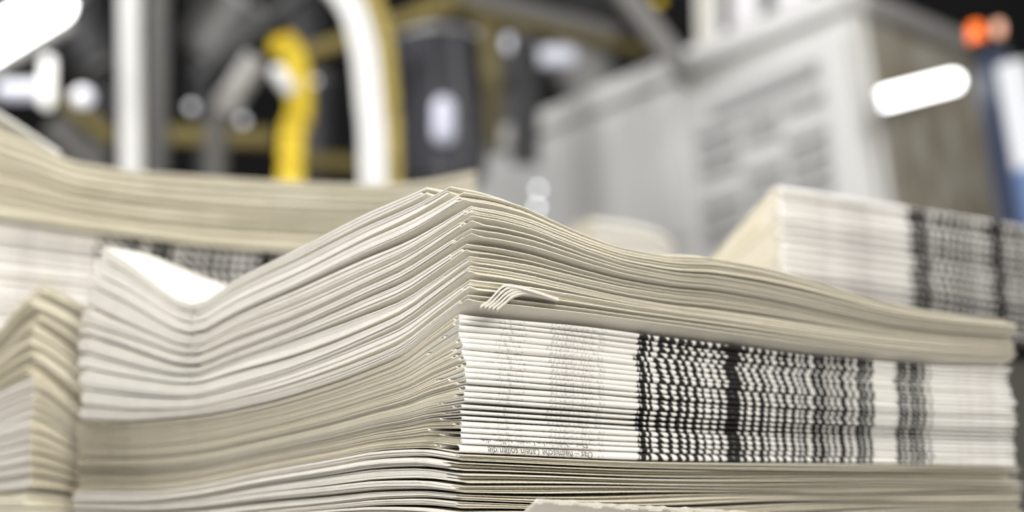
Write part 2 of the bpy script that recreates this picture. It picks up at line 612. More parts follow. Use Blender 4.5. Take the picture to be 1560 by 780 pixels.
GT = 'newspapers in the wavy cut-edge bundle on top of the central stack'
top_news = bundle(FM, Z_top, 11, 'T', R_END - .004, -0.006, L_END,
                  labeller('topmost newspaper of the sharp central stack, peaked at its near corner',
                           '{} newspaper down the wavy cut-edge bundle topping the sharp central stack',
                           'curling newspaper resting directly on the printed folds of the central stack'),
                  GT, [P_FACE, E_LIGHT, E_TAN], [P_FACE, E_LIGHT, E_TAN], nsheets=4, ws=ws_fine, gap=(.04, .24), fill=.9,
                  curl=(0.52, .022, .02), serr=0.00016, seed=21, corner=near_top, far_of=far_top, ajit=.006, ujit=.0008, vjit=.002, nflat=34)

GM = 'newspapers in the fold-out bundle with printed spines in the central stack'
n_mid = 23
mb = np.concatenate([[0, .062], .062 + .938 * np.cumsum(np.random.RandomState(2).uniform(.88, 1.14, n_mid - 1)) / 1.0])
mb[2:] = .062 + .938 * (mb[2:] - .062) / (mb[-1] - .062)
mid_news = bundle(FM, Z_mid, n_mid, 'M', R_END, 0.0, L_END + .001,
                  labeller('shaded newspaper with printed fold, topmost of the central fold-out bundle',
                           '{} newspaper down among the stacked printed folds of the sharp central stack',
                           'newspaper with a broad fold and faint upside-down words, lowest of the central folds'),
                  GM, [PRINT, E_TAN2, E_TAN], [P_FACE, E_TAN2, E_TAN], nsheets=3, ws=np.linspace(0, R_END, 70), gap=(.0, .08), fill=.5,
                  seed=5, bounds=mb, setback=.0045, nflat=36, corner=lambda t: .0012 * math.sin(t * 9) + .0005, u_start=lambda t: .001 * math.sin(t * 3.1) + .0012 * (1 - t), ujit=.0007)

GL = 'newspapers in the cut-edge bundle under the printed folds of the central stack'
low_news = bundle(FM, Z_low, 11, 'T', R_END + .004, -0.001, L_END + .001,
                  labeller('topmost newspaper of the cut-edge bundle under the central printed folds',
                           '{} newspaper down the cut-edge bundle beneath the central printed folds'),
                  GL, [P_FACE, E_LIGHT, E_TAN], [P_FACE, E_LIGHT, E_TAN], nsheets=4, ws=ws_fine, gap=(.03, .2), fill=.9,
                  curl=(0.3, .015, .012), serr=0.0002, seed=31, ajit=.005, ujit=.0015, vjit=.0025, nflat=26)


# --- upside-down line of print on the folds
def fold_text(surf, parent, text, u_left, u_right, s_mid, size, mat, name='printed_words'):
    cu = bpy.data.curves.new('t', 'FONT'); cu.body = text; cu.size = 1.0
    o = bpy.data.objects.new('t', cu); COL.objects.link(o)
    bpy.context.view_layer.update()
    me = bpy.data.meshes.new_from_object(o.evaluated_get(bpy.context.evaluated_depsgraph_get()))
    COL.objects.unlink(o); bpy.data.objects.remove(o); bpy.data.curves.remove(cu)
    import bmesh
    bm = bmesh.new(); bm.from_mesh(me)
    for k in range(-8, 30):                                   # slice the glyphs so they can bend round the fold
        bmesh.ops.bisect_plane(bm, geom=bm.verts[:] + bm.edges[:] + bm.faces[:], plane_co=(0, k * .05, 0), plane_no=(0, 1, 0))
    bm.to_mesh(me); bm.free()
    n = len(me.vertices); co = np.zeros(n * 3); me.vertices.foreach_get('co', co); co = co.reshape(-1, 3)
    w = co[:, 0].max()
    u = u_right - co[:, 0] / w * (u_right - u_left)          # turned by 180 degrees
    s = s_mid - (co[:, 1] - 0.33) * size
    fr = surf['frame']; res = np.zeros((n, 3))
    W, P, Z, arc = surf['W'], surf['P'], surf['Z'], surf['arc']
    for j in range(n):
        i = int(np.clip(np.searchsorted(W, u[j]) - 1, 0, len(W) - 2)); t = (u[j] - W[i]) / (W[i + 1] - W[i])
        a = [np.interp(s[j], arc[i + q], P[i + q]) for q in (0, 1)]; z = [np.interp(s[j], arc[i + q], Z[i + q]) for q in (0, 1)]
        a2 = [np.interp(s[j] + 1e-4, arc[i + q], P[i + q]) for q in (0, 1)]; z2 = [np.interp(s[j] + 1e-4, arc[i + q], Z[i + q]) for q in (0, 1)]
        pv, zv = a[0] * (1 - t) + a[1] * t, z[0] * (1 - t) + z[1] * t
        dp, dz = a2[0] - a[0], z2[0] - z[0]
        l = math.hypot(dp, dz) + 1e-12
        pv += -dz / l * 0.00009; zv += dp / l * 0.00009
        res[j] = fr.o + RV * u[j] + LV * pv + np.array([0, 0, zv])
    me.vertices.foreach_set('co', res.ravel()); me.materials.clear(); me.materials.append(mat); me.update()
    me.name = name
    return link_mesh(name, me, parent)


INK_G = simple('grey_ink', (0.30, 0.29, 0.28), 0.8)
INK_D = simple('dark_ink', (0.10, 0.095, 0.09), 0.8)
WORDS = 'Das \u2013 heimische Latein sollen die'
fold_text(mid_news[0][1], mid_news[0][0], WORDS, UR(748), UR(905), -.0001, .0042, INK_D)
fold_text(mid_news[1][1], mid_news[1][0], WORDS, UR(737), UR(898), .0009, .0030, INK_D)
for k in range(2, 16):
    ul = 746 + 9 * math.sin(k * 1.3)
    fold_text(mid_news[k][1], mid_news[k][0], WORDS, UR(ul), UR(ul + 158), .0020 + .0002 * math.sin(k * 2.1), .0030, INK_D if k < 5 else INK_G)

# ================================================================== LEAN-OUT SHEET at the bottom edge
def loose_front():
    root = empty('newspaper', at(800, 790, 0.66))
    tag(root, 'newspaper jutting out below the central stack, its pale corner peeking at the bottom edge', 'newspaper')
    fr = Frame(782, 0.665)
    top = smooth_interp(*fr.curve('r', [(782, 760), (810, 762), (900, 769), (1000, 774), (1150, 783), (1400, 800)]))
    bot = lambda q: np.maximum(top(q) - .012, FLOOR_Z + .0005)
    lt = lambda q: np.minimum(top(0.0) - np.asarray(q) * .9, top(0.0))
    zf = lambda u, v, t: bot(u) + (top(u) - bot(u)) * t - np.clip(v, 0, 1) * 0.0
    return root, fr, top
# built as a drooping folded newspaper whose blank back page faces the camera
def front_newspaper():
    root = empty('newspaper', at(800, 790, 0.66))
    tag(root, 'newspaper jutting out below the central stack, its blank grey page rising above the bottom edge', 'newspaper')
    fr = Frame(780, 0.672)
    top = smooth_interp(*fr.curve('r', [(782, 760), (815, 762), (900, 768), (1000, 773), (1150, 782), (1350, 796)]))
    for k in range(4):
        M_, N_ = 60, 14
        Ws = np.linspace(0.0, .16, M_)
        vs = []; fs = []
        for i, w in enumerate(Ws):
            zt = float(top(w)) - k * .0004
            for j in range(N_):
                a = j / (N_ - 1)
                # page comes out from under the pile and bends down in front of it
                out = -.016 + .026 * a
                z = zt + (FLOOR_Z + .002 - zt) * (a ** 1.1)
                lean = -w * 0 + .010 * a * (1 if i else 1)
                p = fr.o + RV * (w + (a * -.012)) + LV * (k * .0005 + out) + np.array([0, 0, z + .00035 * (math.sin(w * 613 + k) * math.sin(w * 241 + 2 * k) + .4 * math.sin(w * 1731)) * (j == 0)])
                vs.append(p)
        nfr = len(vs)
        vs2 = [p + LV * .0003 for p in vs]
        idx = lambda i, j: i * N_ + j
        for i in range(M_ - 1):
            for j in range(N_ - 1):
                fs.append((idx(i, j), idx(i, j + 1), idx(i + 1, j + 1), idx(i + 1, j)))
                fs.append((nfr + idx(i, j), nfr + idx(i + 1, j), nfr + idx(i + 1, j + 1), nfr + idx(i, j + 1)))
            fs.append((idx(i, 0), idx(i + 1, 0), nfr + idx(i + 1, 0), nfr + idx(i, 0)))
            fs.append((idx(i, N_ - 1), nfr + idx(i, N_ - 1), nfr + idx(i + 1, N_ - 1), idx(i + 1, N_ - 1)))
        for j in range(N_ - 1):
            fs.append((idx(0, j), nfr + idx(0, j), nfr + idx(0, j + 1), idx(0, j + 1)))
            fs.append((idx(M_ - 1, j), idx(M_ - 1, j + 1), nfr + idx(M_ - 1, j + 1), nfr + idx(M_ - 1, j)))
        mb_ = MB(); mb_.add(vs + vs2, fs, True)
        mb_.build('cover_sheet' if k == 0 else 'inner_sheet', P_FACE, root)


front_newspaper()


# ================================================================== dog-eared tuft at the near corner (pages of the lowest newspaper on the folds)
def tuft():
    root = top_news[0][0]
    for k in range(5):
        path = [(704 + k * 7, 472.5 + k), (716 + k * 7, 465 + k * .5), (728 + k * 7, 452 + k * 1.2), (739 + k * 8, 442 + k * 2.4), (752 + k * 8, 441.5 + k * 2.6),
                (775 + k * 7, 447 + k * 2.2), (802 + k * 6, 455 + k * 1.6)]
        q = [FM.right(*p) for p in path]
        q = smooth_path([Vector((a, 0, b)) for a, b in q], 4)
        M_, N_ = len(q), 8
        vs = []; fs = []
        for i in range(M_):
            a = i / (M_ - 1)
            for j in range(N_):
                b = j / (N_ - 1)
                vs.append(FM.o + RV * (q[i].x + b * .003) + LV * (-.0125 + .0004 * k + b * .0042) + np.array([0, 0, q[i].z - .0004 * b * (1 - a)]))
        n = len(vs)
        vs += [p + np.array([0, 0, .0012]) for p in vs]
        for i in range(M_ - 1):
            for j in range(N_ - 1):
                f = (i * N_ + j, i * N_ + j + 1, (i + 1) * N_ + j + 1, (i + 1) * N_ + j)
                fs.append(f); fs.append(tuple(n + t for t in f[::-1]))
            for j in (0, N_ - 1):
                fs.append((i * N_ + j, (i + 1) * N_ + j, n + (i + 1) * N_ + j, n + i * N_ + j))
        for i in (0, M_ - 1):
            for j in range(N_ - 1):
                fs.append((i * N_ + j, n + i * N_ + j, n + i * N_ + j + 1, i * N_ + j + 1))
        m = MB(); m.add(vs, fs, False)
        m.build('dog_eared_page', P_FACE, root)


tuft()

# ================================================================== LEFT STACK (blurred, at the left edge)
FC = Frame(45, 0.972)
c_top_r = FC.curve('r', [(45, 428), (60, 433), (95, 448), (130, 466), (175, 490), (240, 515), (330, 540)])
c_mid_r = FC.curve('r', [(45, 572), (60, 577), (95, 605), (130, 636), (175, 655), (330, 680)])
c_bot_r = FC.curve('r', [(45, 748), (80, 750), (130, 756), (330, 756)])
c_top_l = FC.curve('l', [(45, 428), (35, 436), (20, 455), (0, 484), (-60, 530), (-300, 600)])
c_mid_l = FC.curve('l', [(45, 572), (35, 576), (0, 592), (-60, 620), (-300, 670)])
c_bot_l = FC.curve('l', [(45, 748), (0, 752), (-300, 756)])
LC_U, LC_V = .24, .26
ZC1 = Field(S(c_mid_r), S(c_top_r), S(c_mid_l), S(c_top_l), .3, 8, 41)
ZC2 = Field(S(c_bot_r), lambda q: S(c_mid_r)(q) - .0005, S(c_bot_l), lambda q: S(c_mid_l)(q) - .0005, .25, 9, 42)
ZC3 = Field(const(FLOOR_Z + .0006), lambda q: S(c_bot_r)(q) - .0005, const(FLOOR_Z + .0006), lambda q: S(c_bot_l)(q) - .0005, .2, 4, 43)
wsC = fine_samples(LC_U, .06, .002, .008)
bundle(FC, ZC1, 7, 'T', LC_U, .0, LC_V,
       labeller('topmost newspaper of the blurred drooping stack at the left edge', '{} newspaper down the drooping cream bundle at the left edge'),
       'cream newspapers drooping at the left edge', [P_FACE2, E_TAN2, E_TAN], [P_FACE2, E_TAN2, E_TAN], 3, wsC, gap=(.05, .25), curl=(.35, .02, .02), serr=.0003, seed=44,
       vjit=.004, ujit=.003, nflat=20, corner=smooth_interp([0, .5, 1], [.004, .002, .0]))
bundle(FC, ZC2, 10, 'T', LC_U, -.001, LC_V,
       labeller('topmost newspaper of the pale bundle under the drooping cream one, left edge', '{} newspaper down the pale lower bundle at the left edge'),
       'pale newspapers in the lower bundle at the left edge', [P_FACE, E_LIGHT, E_TAN2], [P_FACE, E_LIGHT, E_TAN2], 3, wsC, gap=(.05, .2), curl=(.3, .02, .02), serr=.0003, seed=45,
       vjit=.0015, ujit=.0008, nflat=20)
bundle(FC, ZC3, 4, 'T', LC_U, .0, LC_V,
       labeller('cream newspaper just above the bottom left corner, under the pale bundle', '{} newspaper down the lowest cream bundle in the bottom left corner'),
       'lowest cream newspapers at the left edge', [P_FACE2, E_TAN, E_TAN], [P_FACE2, E_TAN, E_TAN], 3, wsC, serr=.0003, seed=46, vjit=.004, nflat=16)

# ================================================================== LONG STACK BEHIND, LEFT
FB = Frame(-62, 1.20)
b_top_r = FB.curve('r', [(-62, 160), (0, 203), (40, 218), (80, 236), (120, 250), (180, 259), (300, 269), (450, 278), (560, 282), (640, 278), (720, 262)])
b_mid_r = FB.curve('r', [(-62, 328), (0, 335), (150, 356), (300, 376), (440, 387), (600, 395), (720, 400)])
b_bot_r = FB.curve('r', [(-62, 560), (720, 600)])
UB_END = FB.right(722, 330)[0]
flat_l = lambda c: (lambda q: np.zeros_like(np.asarray(q, float)) + float(S(c)(0.0)))
ZB1 = Field(S(b_mid_r), S(b_top_r), flat_l(b_mid_r), flat_l(b_top_r), .3, 9, 51)
ZB2 = Field(S(b_bot_r), lambda q: S(b_mid_r)(q) - .0005, flat_l(b_bot_r), flat_l(b_mid_r), .15, 17, 52)
wsB = np.linspace(0, UB_END, 60)
ub = lambda px: FB.right(px, 380)[0]
PRINT_B = printed('printed_newsprint_far', (0.78, 0.76, 0.73), [(ub(145), ub(640))], [(ub(20), ub(110))], [(ub(0), ub(140))], k=1.5)
bundle(FB, ZB1, 9, 'T', UB_END, -.002, .3,
       labeller('topmost newspaper of the long blurred stack behind, left half', '{} newspaper down the upper cut-edge bundle of the long blurred stack behind'),
       'newspapers in the upper bundle of the long stack behind', [P_FACE2, E_TAN2, E_TAN], [P_FACE2, E_TAN2, E_TAN], 3, wsB, gap=(.02, .12), curl=(.3, .02, .03), serr=.0003, seed=53, vjit=.004, nflat=18)
bundle(FB, ZB2, 17, 'M', UB_END, .002, .3,
       labeller('topmost newspaper of the blurred printed folds behind, left half', '{} newspaper down the blurred printed folds of the long stack behind'),
       'newspapers with printed folds in the long stack behind', [PRINT_B, E_TAN2, E_TAN], [P_FACE, E_TAN2, E_TAN], 2, wsB, gap=(.0, .08), seed=54, vjit=.0012, nflat=18)


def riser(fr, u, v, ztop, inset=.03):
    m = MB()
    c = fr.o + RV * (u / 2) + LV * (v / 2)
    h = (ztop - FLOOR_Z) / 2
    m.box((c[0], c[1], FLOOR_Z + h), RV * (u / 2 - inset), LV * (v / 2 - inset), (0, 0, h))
    return tag(m.build('gap_shade_riser', RISER_SHADE), kind='structure')


RISER_SHADE = simple('riser_shade_dark', (0.10, 0.095, 0.085), 0.8, noise=.3)  # dark colour stands in for the shade in the gap below a stack
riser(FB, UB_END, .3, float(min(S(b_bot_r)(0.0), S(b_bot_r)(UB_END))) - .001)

# bright curled sheet lying on its far left end
def curled_sheet():
    m = MB()
    pts = []
    for px, py in [(-70, 128), (-20, 166), (30, 198), (66, 222), (92, 240)]:
        u, z = FB.right(px, py)
        pts.append(FB.o + RV * u + np.array([0, 0, z + .003]))
    pts = smooth_path([Vector(p) for p in pts], 5)
    m.ribbon([p + Vector(LV) * .05 for p in pts], Vector(LV) * .05, .0010)
    return tag(m.build('newspaper_sheet', WHITE_SHEET), 'bright white curled sheet on top of the long stack, upper left', 'paper sheet')


curled_sheet()

# ================================================================== STACK BEHIND, RIGHT
FD = Frame(1196, 1.125)
d_top_r = FD.curve('r', [(1196, 284), (1300, 300), (1385, 314), (1480, 330), (1560, 343), (1760, 375)])
d_bot_r = FD.curve('r', [(1196, 470), (1380, 492), (1560, 520), (1760, 545)])
d_top_l = FD.curve('l', [(1196, 284), (1186, 285), (1160, 312), (1120, 357), (1085, 396), (1040, 425), (900, 455)])
d_bot_l = FD.curve('l', [(1196, 470), (1150, 480), (1085, 500), (900, 520)])
ZD = Field(S(d_bot_r), S(d_top_r), S(d_bot_l), S(d_top_l), .15, 15, 61)
UD_END = .42
ud = lambda px: FD.right(px, 400)[0]
PRINT_D = printed('printed_newsprint_right', (0.82, 0.80, 0.77), [(ud(1384), ud(1700))], [(ud(1290), ud(1330))], [(ud(1230), ud(1370))], k=1.55)
bundle(FD, ZD, 15, 'M', UD_END, 0.0, .20,
       labeller('topmost newspaper of the blurred stack behind on the right', '{} newspaper down the blurred printed folds behind on the right'),
       'newspapers with printed folds in the stack behind on the right', [PRINT_D, E_TAN2, E_TAN], [P_FACE2, E_TAN2, E_TAN], 3, np.linspace(0, UD_END, 50), gap=(.05, .14), seed=62, vjit=.0015, ujit=.002, nflat=24, setback=.002)
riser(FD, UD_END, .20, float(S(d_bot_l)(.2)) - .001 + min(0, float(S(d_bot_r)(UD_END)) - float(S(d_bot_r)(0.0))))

# ================================================================== SMALL PILE FAR BEHIND (between the two)
FE = Frame(905, 2.0)
e_top_r = FE.curve('r', [(905, 333), (960, 340), (1000, 350), (1030, 372)])
e_bot_r = FE.curve('r', [(905, 420), (1030, 432)])
e_top_l = FE.curve('l', [(905, 333), (890, 336), (865, 352), (850, 372)])
e_bot_l = FE.curve('l', [(905, 420), (850, 424)])
ZE = Field(S(e_bot_r), S(e_top_r), S(e_bot_l), S(e_top_l), .1, 6, 71)
UE = FE.right(1030, 380)[0]
bundle(FE, ZE, 6, 'M', UE, 0, .10, labeller('topmost newspaper of the small blurred pile behind the middle of the central stack', '{} newspaper down the small blurred pile behind the central stack'),
       'newspapers in the small pile far behind', [P_FACE, E_TAN, E_TAN], [P_FACE, E_TAN, E_TAN], 2, np.linspace(0, UE, 14), seed=72, nflat=10)
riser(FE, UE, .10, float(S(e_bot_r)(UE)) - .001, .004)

# ================================================================== BACKGROUND
GREY = simple('grey_machine_paint', (0.70, 0.70, 0.685), 0.5, noise=.06, nscale=2)
GREY_D = simple('grey_vent_recess', (0.36, 0.36, 0.36), 0.6)
GREY_M = simple('grey_slat', (0.60, 0.60, 0.59), 0.5)
SIDE = simple('brushed_side_panel', (0.52, 0.49, 0.43), 0.35, 0.1, col2=(0.25, 0.215, 0.14), nscale=7)
CREAM = simple('cream_paint', (0.66, 0.64, 0.58), 0.5)
WHITEP = simple('white_paint', (0.86, 0.86, 0.85), 0.4)
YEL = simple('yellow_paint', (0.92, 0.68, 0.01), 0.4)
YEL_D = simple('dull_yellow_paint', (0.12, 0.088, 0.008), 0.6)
OLIVE = simple('olive_paint', (0.16, 0.13, 0.05), 0.6)
DGREY = simple('dark_grey_metal', (0.028, 0.027, 0.029), 0.5, 0.2)
MGREY = simple('mid_grey_metal', (0.11, 0.106, 0.10), 0.45, 0.2)
LGREY = simple('light_grey_metal', (0.36, 0.35, 0.34), 0.5)
BLACK = simple('black_rubber', (0.015, 0.015, 0.015), 0.6)
BLUE = simple('navy_blue_paint', (0.016, 0.032, 0.085), 0.35)
BLUE_HL = simple('post_highlight_white', (0.86, 0.88, 0.93), 0.25)
CHAIN = simple('brass_chain', (0.50, 0.38, 0.07), 0.4, 0.3, col2=(0.22, 0.17, 0.05), nscale=60)
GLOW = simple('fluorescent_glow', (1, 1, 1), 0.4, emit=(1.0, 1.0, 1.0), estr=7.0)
GLOW_W = simple('warm_lamp_glow', (1, 1, 1), 0.4, emit=(1.0, 0.98, 0.90), estr=.95)
GLOW_C = simple('cool_lamp_glow', (1, 1, 1), 0.4, emit=(0.80, 0.83, 1.0), estr=.65)
DIM = simple('soft_hall_glow', (.6, .6, .65), .4, emit=(.62, .64, .74), estr=.55)
GLOW_S = simple('small_lamp_glow', (1, 1, 1), 0.4, emit=(0.95, 0.97, 1.0), estr=7.0)
ORANGE = simple('orange_lens', (0.9, 0.16, 0.02), 0.3, emit=(1.0, 0.17, 0.01), estr=1.3)
LENS_HL = simple('lens_highlight_glow', (0.9, 0.5, 0.35), 0.3, emit=(1.0, 0.5, 0.33), estr=.9)
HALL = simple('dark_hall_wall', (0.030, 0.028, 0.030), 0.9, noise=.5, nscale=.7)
HALL_F = simple('hall_floor', (0.26, 0.25, 0.235), 0.7, noise=.3, nscale=1)

# ---- hall
m = MB(); m.box((0.5, 4.0, FLOOR_Z - .05), (6, 0, 0), (0, 6.5, 0), (0, 0, .05)); tag(m.build('floor', HALL_F), kind='structure')
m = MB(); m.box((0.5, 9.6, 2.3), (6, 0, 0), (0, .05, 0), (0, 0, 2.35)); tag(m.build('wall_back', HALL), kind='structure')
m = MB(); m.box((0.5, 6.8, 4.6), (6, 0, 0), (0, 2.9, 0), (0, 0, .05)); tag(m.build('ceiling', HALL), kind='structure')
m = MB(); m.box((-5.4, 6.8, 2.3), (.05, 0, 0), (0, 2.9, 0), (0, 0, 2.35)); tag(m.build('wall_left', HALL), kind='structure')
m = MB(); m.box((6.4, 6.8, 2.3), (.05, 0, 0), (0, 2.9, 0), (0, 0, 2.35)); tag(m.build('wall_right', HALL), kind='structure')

# ---- grey machine cabinet
TL, TR = at(676, 253, 5.9), at(1292, 4, 4.0)
BL, BR = at(676, 764, 5.9), at(1400, 764, 4.0)
nrm = (TR - TL).cross(BR - TR).normalized()
if nrm.y > 0: nrm = -nrm
back = -nrm
p0 = TL
cab = empty('machine_cabinet', (BL + BR) / 2)
tag(cab, 'long light grey slanting machine cabinet with louvred panel, behind the stacks', 'machine')
PN = lambda px, py: on_plane(px, py, p0, nrm)
m = MB(); m.prism([TL, TR, PN(1400, 764), PN(676, 764)], back * .05); m.build('housing', GREY, cab)
m = MB(); m.prism([PN(676, 262), PN(1292, 14), PN(1286, -22), PN(676, 238)], nrm * .03); m.build('top_rail', GREY, cab)


def panel(poly, mat, name, out=.006, th=.01, parent=cab):
    q = [PN(*p) + nrm * out for p in poly]
    mm = MB(); mm.prism(q, -nrm * th)
    return mm.build(name, mat, parent)


panel([(1052, 165), (1262, 82), (1280, 300), (1072, 372)], GREY_M, 'vent_panel', .004)
panel([(1090, 158), (1246, 92), (1247, 112), (1092, 178)], GREY_D, 'label_strip', .02)
m = MB()
for k in range(7):
    y0 = 205 + k * 27; y1 = 138 + k * 27
    x0, x1 = 1064 + k * 2, 1262 + k * 3
    for a, b, in ((0.02, .30), (.36, .62), (.68, .97)):
        if (k * 3 + int(a * 10)) % 5 == 4: continue
        q = lambda t, dy: PN(x0 + (x1 - x0) * t, y0 + (y1 - y0) * t + dy) + nrm * .02
        m.prism([q(a, 0), q(b, 0), q(b, 11), q(a, 11)], -nrm * .018)
m.build('louvres', GREY_D, cab)
panel([(888, 190), (1040, 128), (1052, 360), (900, 400)], GREY, 'access_door', .012)
panel([(735, 250), (880, 195), (890, 345), (745, 385)], GREY_M, 'recessed_panel', .006)
panel([(1262, 60), (1290, 48), (1345, 330), (1290, 345)], GREY, 'corner_post', .02)
# side panel
SB1 = at(1520, 92, 5.0)
m = MB(); m.prism([TR + Vector((.012, 0, 0)), SB1, at(1560, 764, 5.0), PN(1400, 764) + Vector((.012, 0, 0))], Vector((-.02, .05, 0))); m.build('side_panel', SIDE, cab)
m = MB(); m.tube([TR + Vector((.02, -.02, 0)), SB1 + Vector((0, -.02, 0))], .03); m.build('side_trim', LGREY, cab)

# ---- rail and bright window frame over the cabinet
WIN = simple('bright_window_pane', (0.75, 0.73, 0.75), 0.3, emit=(0.80, 0.78, 0.80), estr=.55)
gr = cab
m = MB(); m.prism([at(1088, 92, 4.75), at(1300, 10, 4.75), at(1300, -60, 4.75), at(1088, -60, 4.75)], (0, .01, 0)); m.build('window_pane', WIN, gr)
for x0, x1, yb, mt in ((1100, 1118, 88, MGREY), (1162, 1184, 64, MGREY), (1238, 1256, 32, MGREY), (1064, 1092, 110, CREAM)):
    m = MB(); c0, c1 = at((x0 + x1) / 2, yb + 30, 4.6), at((x0 + x1) / 2 - 6, -70, 4.6)
    m.cbox((c0 + c1) / 2, (R((x1 - x0) / 2, 4.6), 0, 0), (0, .02, 0), (c1 - c0) / 2, .006); m.build('mullion', mt, gr)


def beam(name, a, b, Ya, Yb, wpx, mat, label, cat, depth=.04, bevel=.004, parent=None):
    p, q = at(*a, Ya), at(*b, Yb)
    d = (q - p)
    side = d.cross(Vector((0, 1, 0))).normalized()
    mm = MB(); mm.cbox((p + q) / 2, side * R(wpx / 2, (Ya + Yb) / 2), side.cross(d).normalized() * depth / 2, d / 2, min(depth, R(wpx, Ya)) * .18)
    o = mm.build(name, mat, parent)
    if label: tag(o, label, cat)
    return o


beam('steel_beam', (930, -40), (1052, 122), 4.2, 4.6, 34, LGREY, 'light grey beam slanting down to the top of the grey cabinet', 'beam')
beam('steel_beam', (880, -30), (1010, 120), 4.8, 5.0, 80, DGREY, 'broad dark beam slanting beside the light grey one, upper middle', 'beam')
beam('steel_beam', (690, -10), (935, 62), 4.4, 4.6, 46, MGREY, 'grey beam slanting above the thin yellow rail, upper middle', 'beam')
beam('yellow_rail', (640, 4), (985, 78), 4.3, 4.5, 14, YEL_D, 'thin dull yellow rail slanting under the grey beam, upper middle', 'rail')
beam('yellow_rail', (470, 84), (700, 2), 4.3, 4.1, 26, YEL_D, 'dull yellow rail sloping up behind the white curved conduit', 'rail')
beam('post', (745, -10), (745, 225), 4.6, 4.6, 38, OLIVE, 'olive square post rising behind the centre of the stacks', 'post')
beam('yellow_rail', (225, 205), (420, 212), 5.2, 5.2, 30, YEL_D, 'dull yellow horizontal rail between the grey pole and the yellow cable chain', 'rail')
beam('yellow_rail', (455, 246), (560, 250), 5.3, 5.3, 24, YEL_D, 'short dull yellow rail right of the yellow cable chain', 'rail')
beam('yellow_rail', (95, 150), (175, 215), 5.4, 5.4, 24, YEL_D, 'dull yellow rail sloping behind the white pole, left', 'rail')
beam('steel_beam', (300, 118), (470, -20), 4.8, 4.8, 24, BLACK, 'thin black beam slanting up behind the grey bent arm', 'beam')
beam('steel_beam', (80, 190), (155, 262), 3.9, 3.9, 46, MGREY, 'grey brace sloping down to the long stack, far left', 'beam')
beam('steel_beam', (800, 60), (800, 250), 4.9, 4.9, 44, DGREY, 'dark upright beam right of the olive post', 'beam')
beam('steel_beam', (650, 60), (700, 200), 4.9, 4.9, 30, BLACK, 'black strut slanting behind the dark roller', 'beam')

# ---- dark drums and plates deep in the hall (give the dark areas their grey shapes)
def drum(px, py, w, h, Y, mat, label, tilt=0.0, name='press_roller'):
    p, q = at(px - tilt, py - h / 2, Y), at(px + tilt, py + h / 2, Y)
    root = empty(name, q)
    tag(root, label, 'roller')
    r = R(w / 2, Y)
    d = (q - p).normalized()
    mm = MB(); mm.tube([p + d * r * .2, q - d * r * .2], r, 40); mm.build('roller_body', mat, root)
    mm = MB(); mm.tube([q - d * r * .05, Vector((q.x, q.y, FLOOR_Z))], r * .3, 16); mm.build('support_shaft', DGREY, root)
    mm = MB(); mm.tube([p, p + d * r * .2], r * .8, 32); mm.build('end_collar', LGREY, root)
    mm = MB(); mm.tube([q - d * r * .2, q], r * .8, 32); mm.build('end_collar', MGREY, root)
    return root


GLOSS = simple('glossy_dark_steel', (0.035, 0.035, 0.042), 0.3, 0.3)
drum(668, 170, 140, 240, 4.4, GLOSS, 'dark glossy upright roller left of the olive post', 6)
drum(790, 140, 80, 190, 6.4, MGREY, 'grey upright roller half hidden behind the olive post', -10)
drum(620, 110, 90, 130, 5.8, MGREY, 'pale grey roller behind the yellow rail, upper middle', 10)
drum(890, 110, 90, 110, 7.4, LGREY, 'pale roller above the left end of the grey cabinet', 30)
drum(480, 180, 70, 120, 5.6, DGREY, 'dark roller right of the yellow cable chain', 0)
drum(120, 40, 130, 150, 6.2, DGREY, 'grey roller in the upper left behind the bright tube', 40)
drum(345, 50, 120, 90, 6.4, MGREY, 'grey roller above the bent grey arm', -30)
drum(460, 40, 90, 130, 6.6, DGREY, 'grey roller behind the top of the yellow cable chain', 10)
# window-like cool lamps deep in the hall
def lamp(px, py, w, h, Y, mat, label, name='hall_glow'):
    root = empty(name, at(px, py, Y)); tag(root, label, 'lamp')
    c = at(px, py, Y)
    r = R(min(w, h) / 2, Y); L = max(R(abs(h - w) / 2, Y), r * .05)
    ax = Vector((0, 0, 1)) if h > w else Vector((1, 0, 0))
    mm = MB(); mm.capsule(c - ax * L, c + ax * L, r); mm.build('lamp_glass', mat, root)
    mm = MB(); mm.box(c + Vector((0, r * 1.25, 0)), Vector((r * .7, 0, 0)) + (ax * L if ax.x else Vector()), (0, r * .3, 0), Vector((0, 0, r * .7)) + (ax * L if ax.z else Vector())); mm.build('lamp_housing', DGREY, root)
    if c.z > .35 and name == 'hall_glow':
        mm = MB(); mm.tube([c + Vector((0, r * 1.3, r * .5 + (L if ax.z else 0))), c + Vector((0, r * 1.3, 4.54 - c.z))], .006, 8); mm.build('hanging_rod', DGREY, root)
    return root


lamp(700, 64, 84, 36, 6.0, DIM, 'cool hall lamp glowing left of the olive post, under the rail')
lamp(840, 86, 80, 30, 6.0, DIM, 'cool hall lamp glowing above the left end of the cabinet')
lamp(775, 66, 14, 24, 6.2, GLOW_C, 'small cool lamp right of the olive post')
lamp(676, 184, 34, 76, 4.2, simple('roller_highlight_glow', (.6, .6, .7), .4, emit=(.70, .73, .95), estr=.22), 'tall cool highlight of the dark glossy roller, built as a glowing capsule')  # glowing capsule stands in for the highlight on the roller
lamp(72, 125, 22, 84, 3.6, GLOW_W, 'warm upright lamp below the bright tube, far left')
lamp(40, 138, 96, 30, 4.6, DIM, 'cool horizontal lamp behind the warm upright one, far left')
lamp(126, 148, 30, 30, 4.4, GLOW_C, 'round cool lamp right of the warm upright one')
lamp(292, 164, 14, 14, 4.8, simple('dim_lamp_glow', (1, 1, 1), .4, emit=(.7, .72, .85), estr=.35), 'dim round lamp left of the bent grey arm')
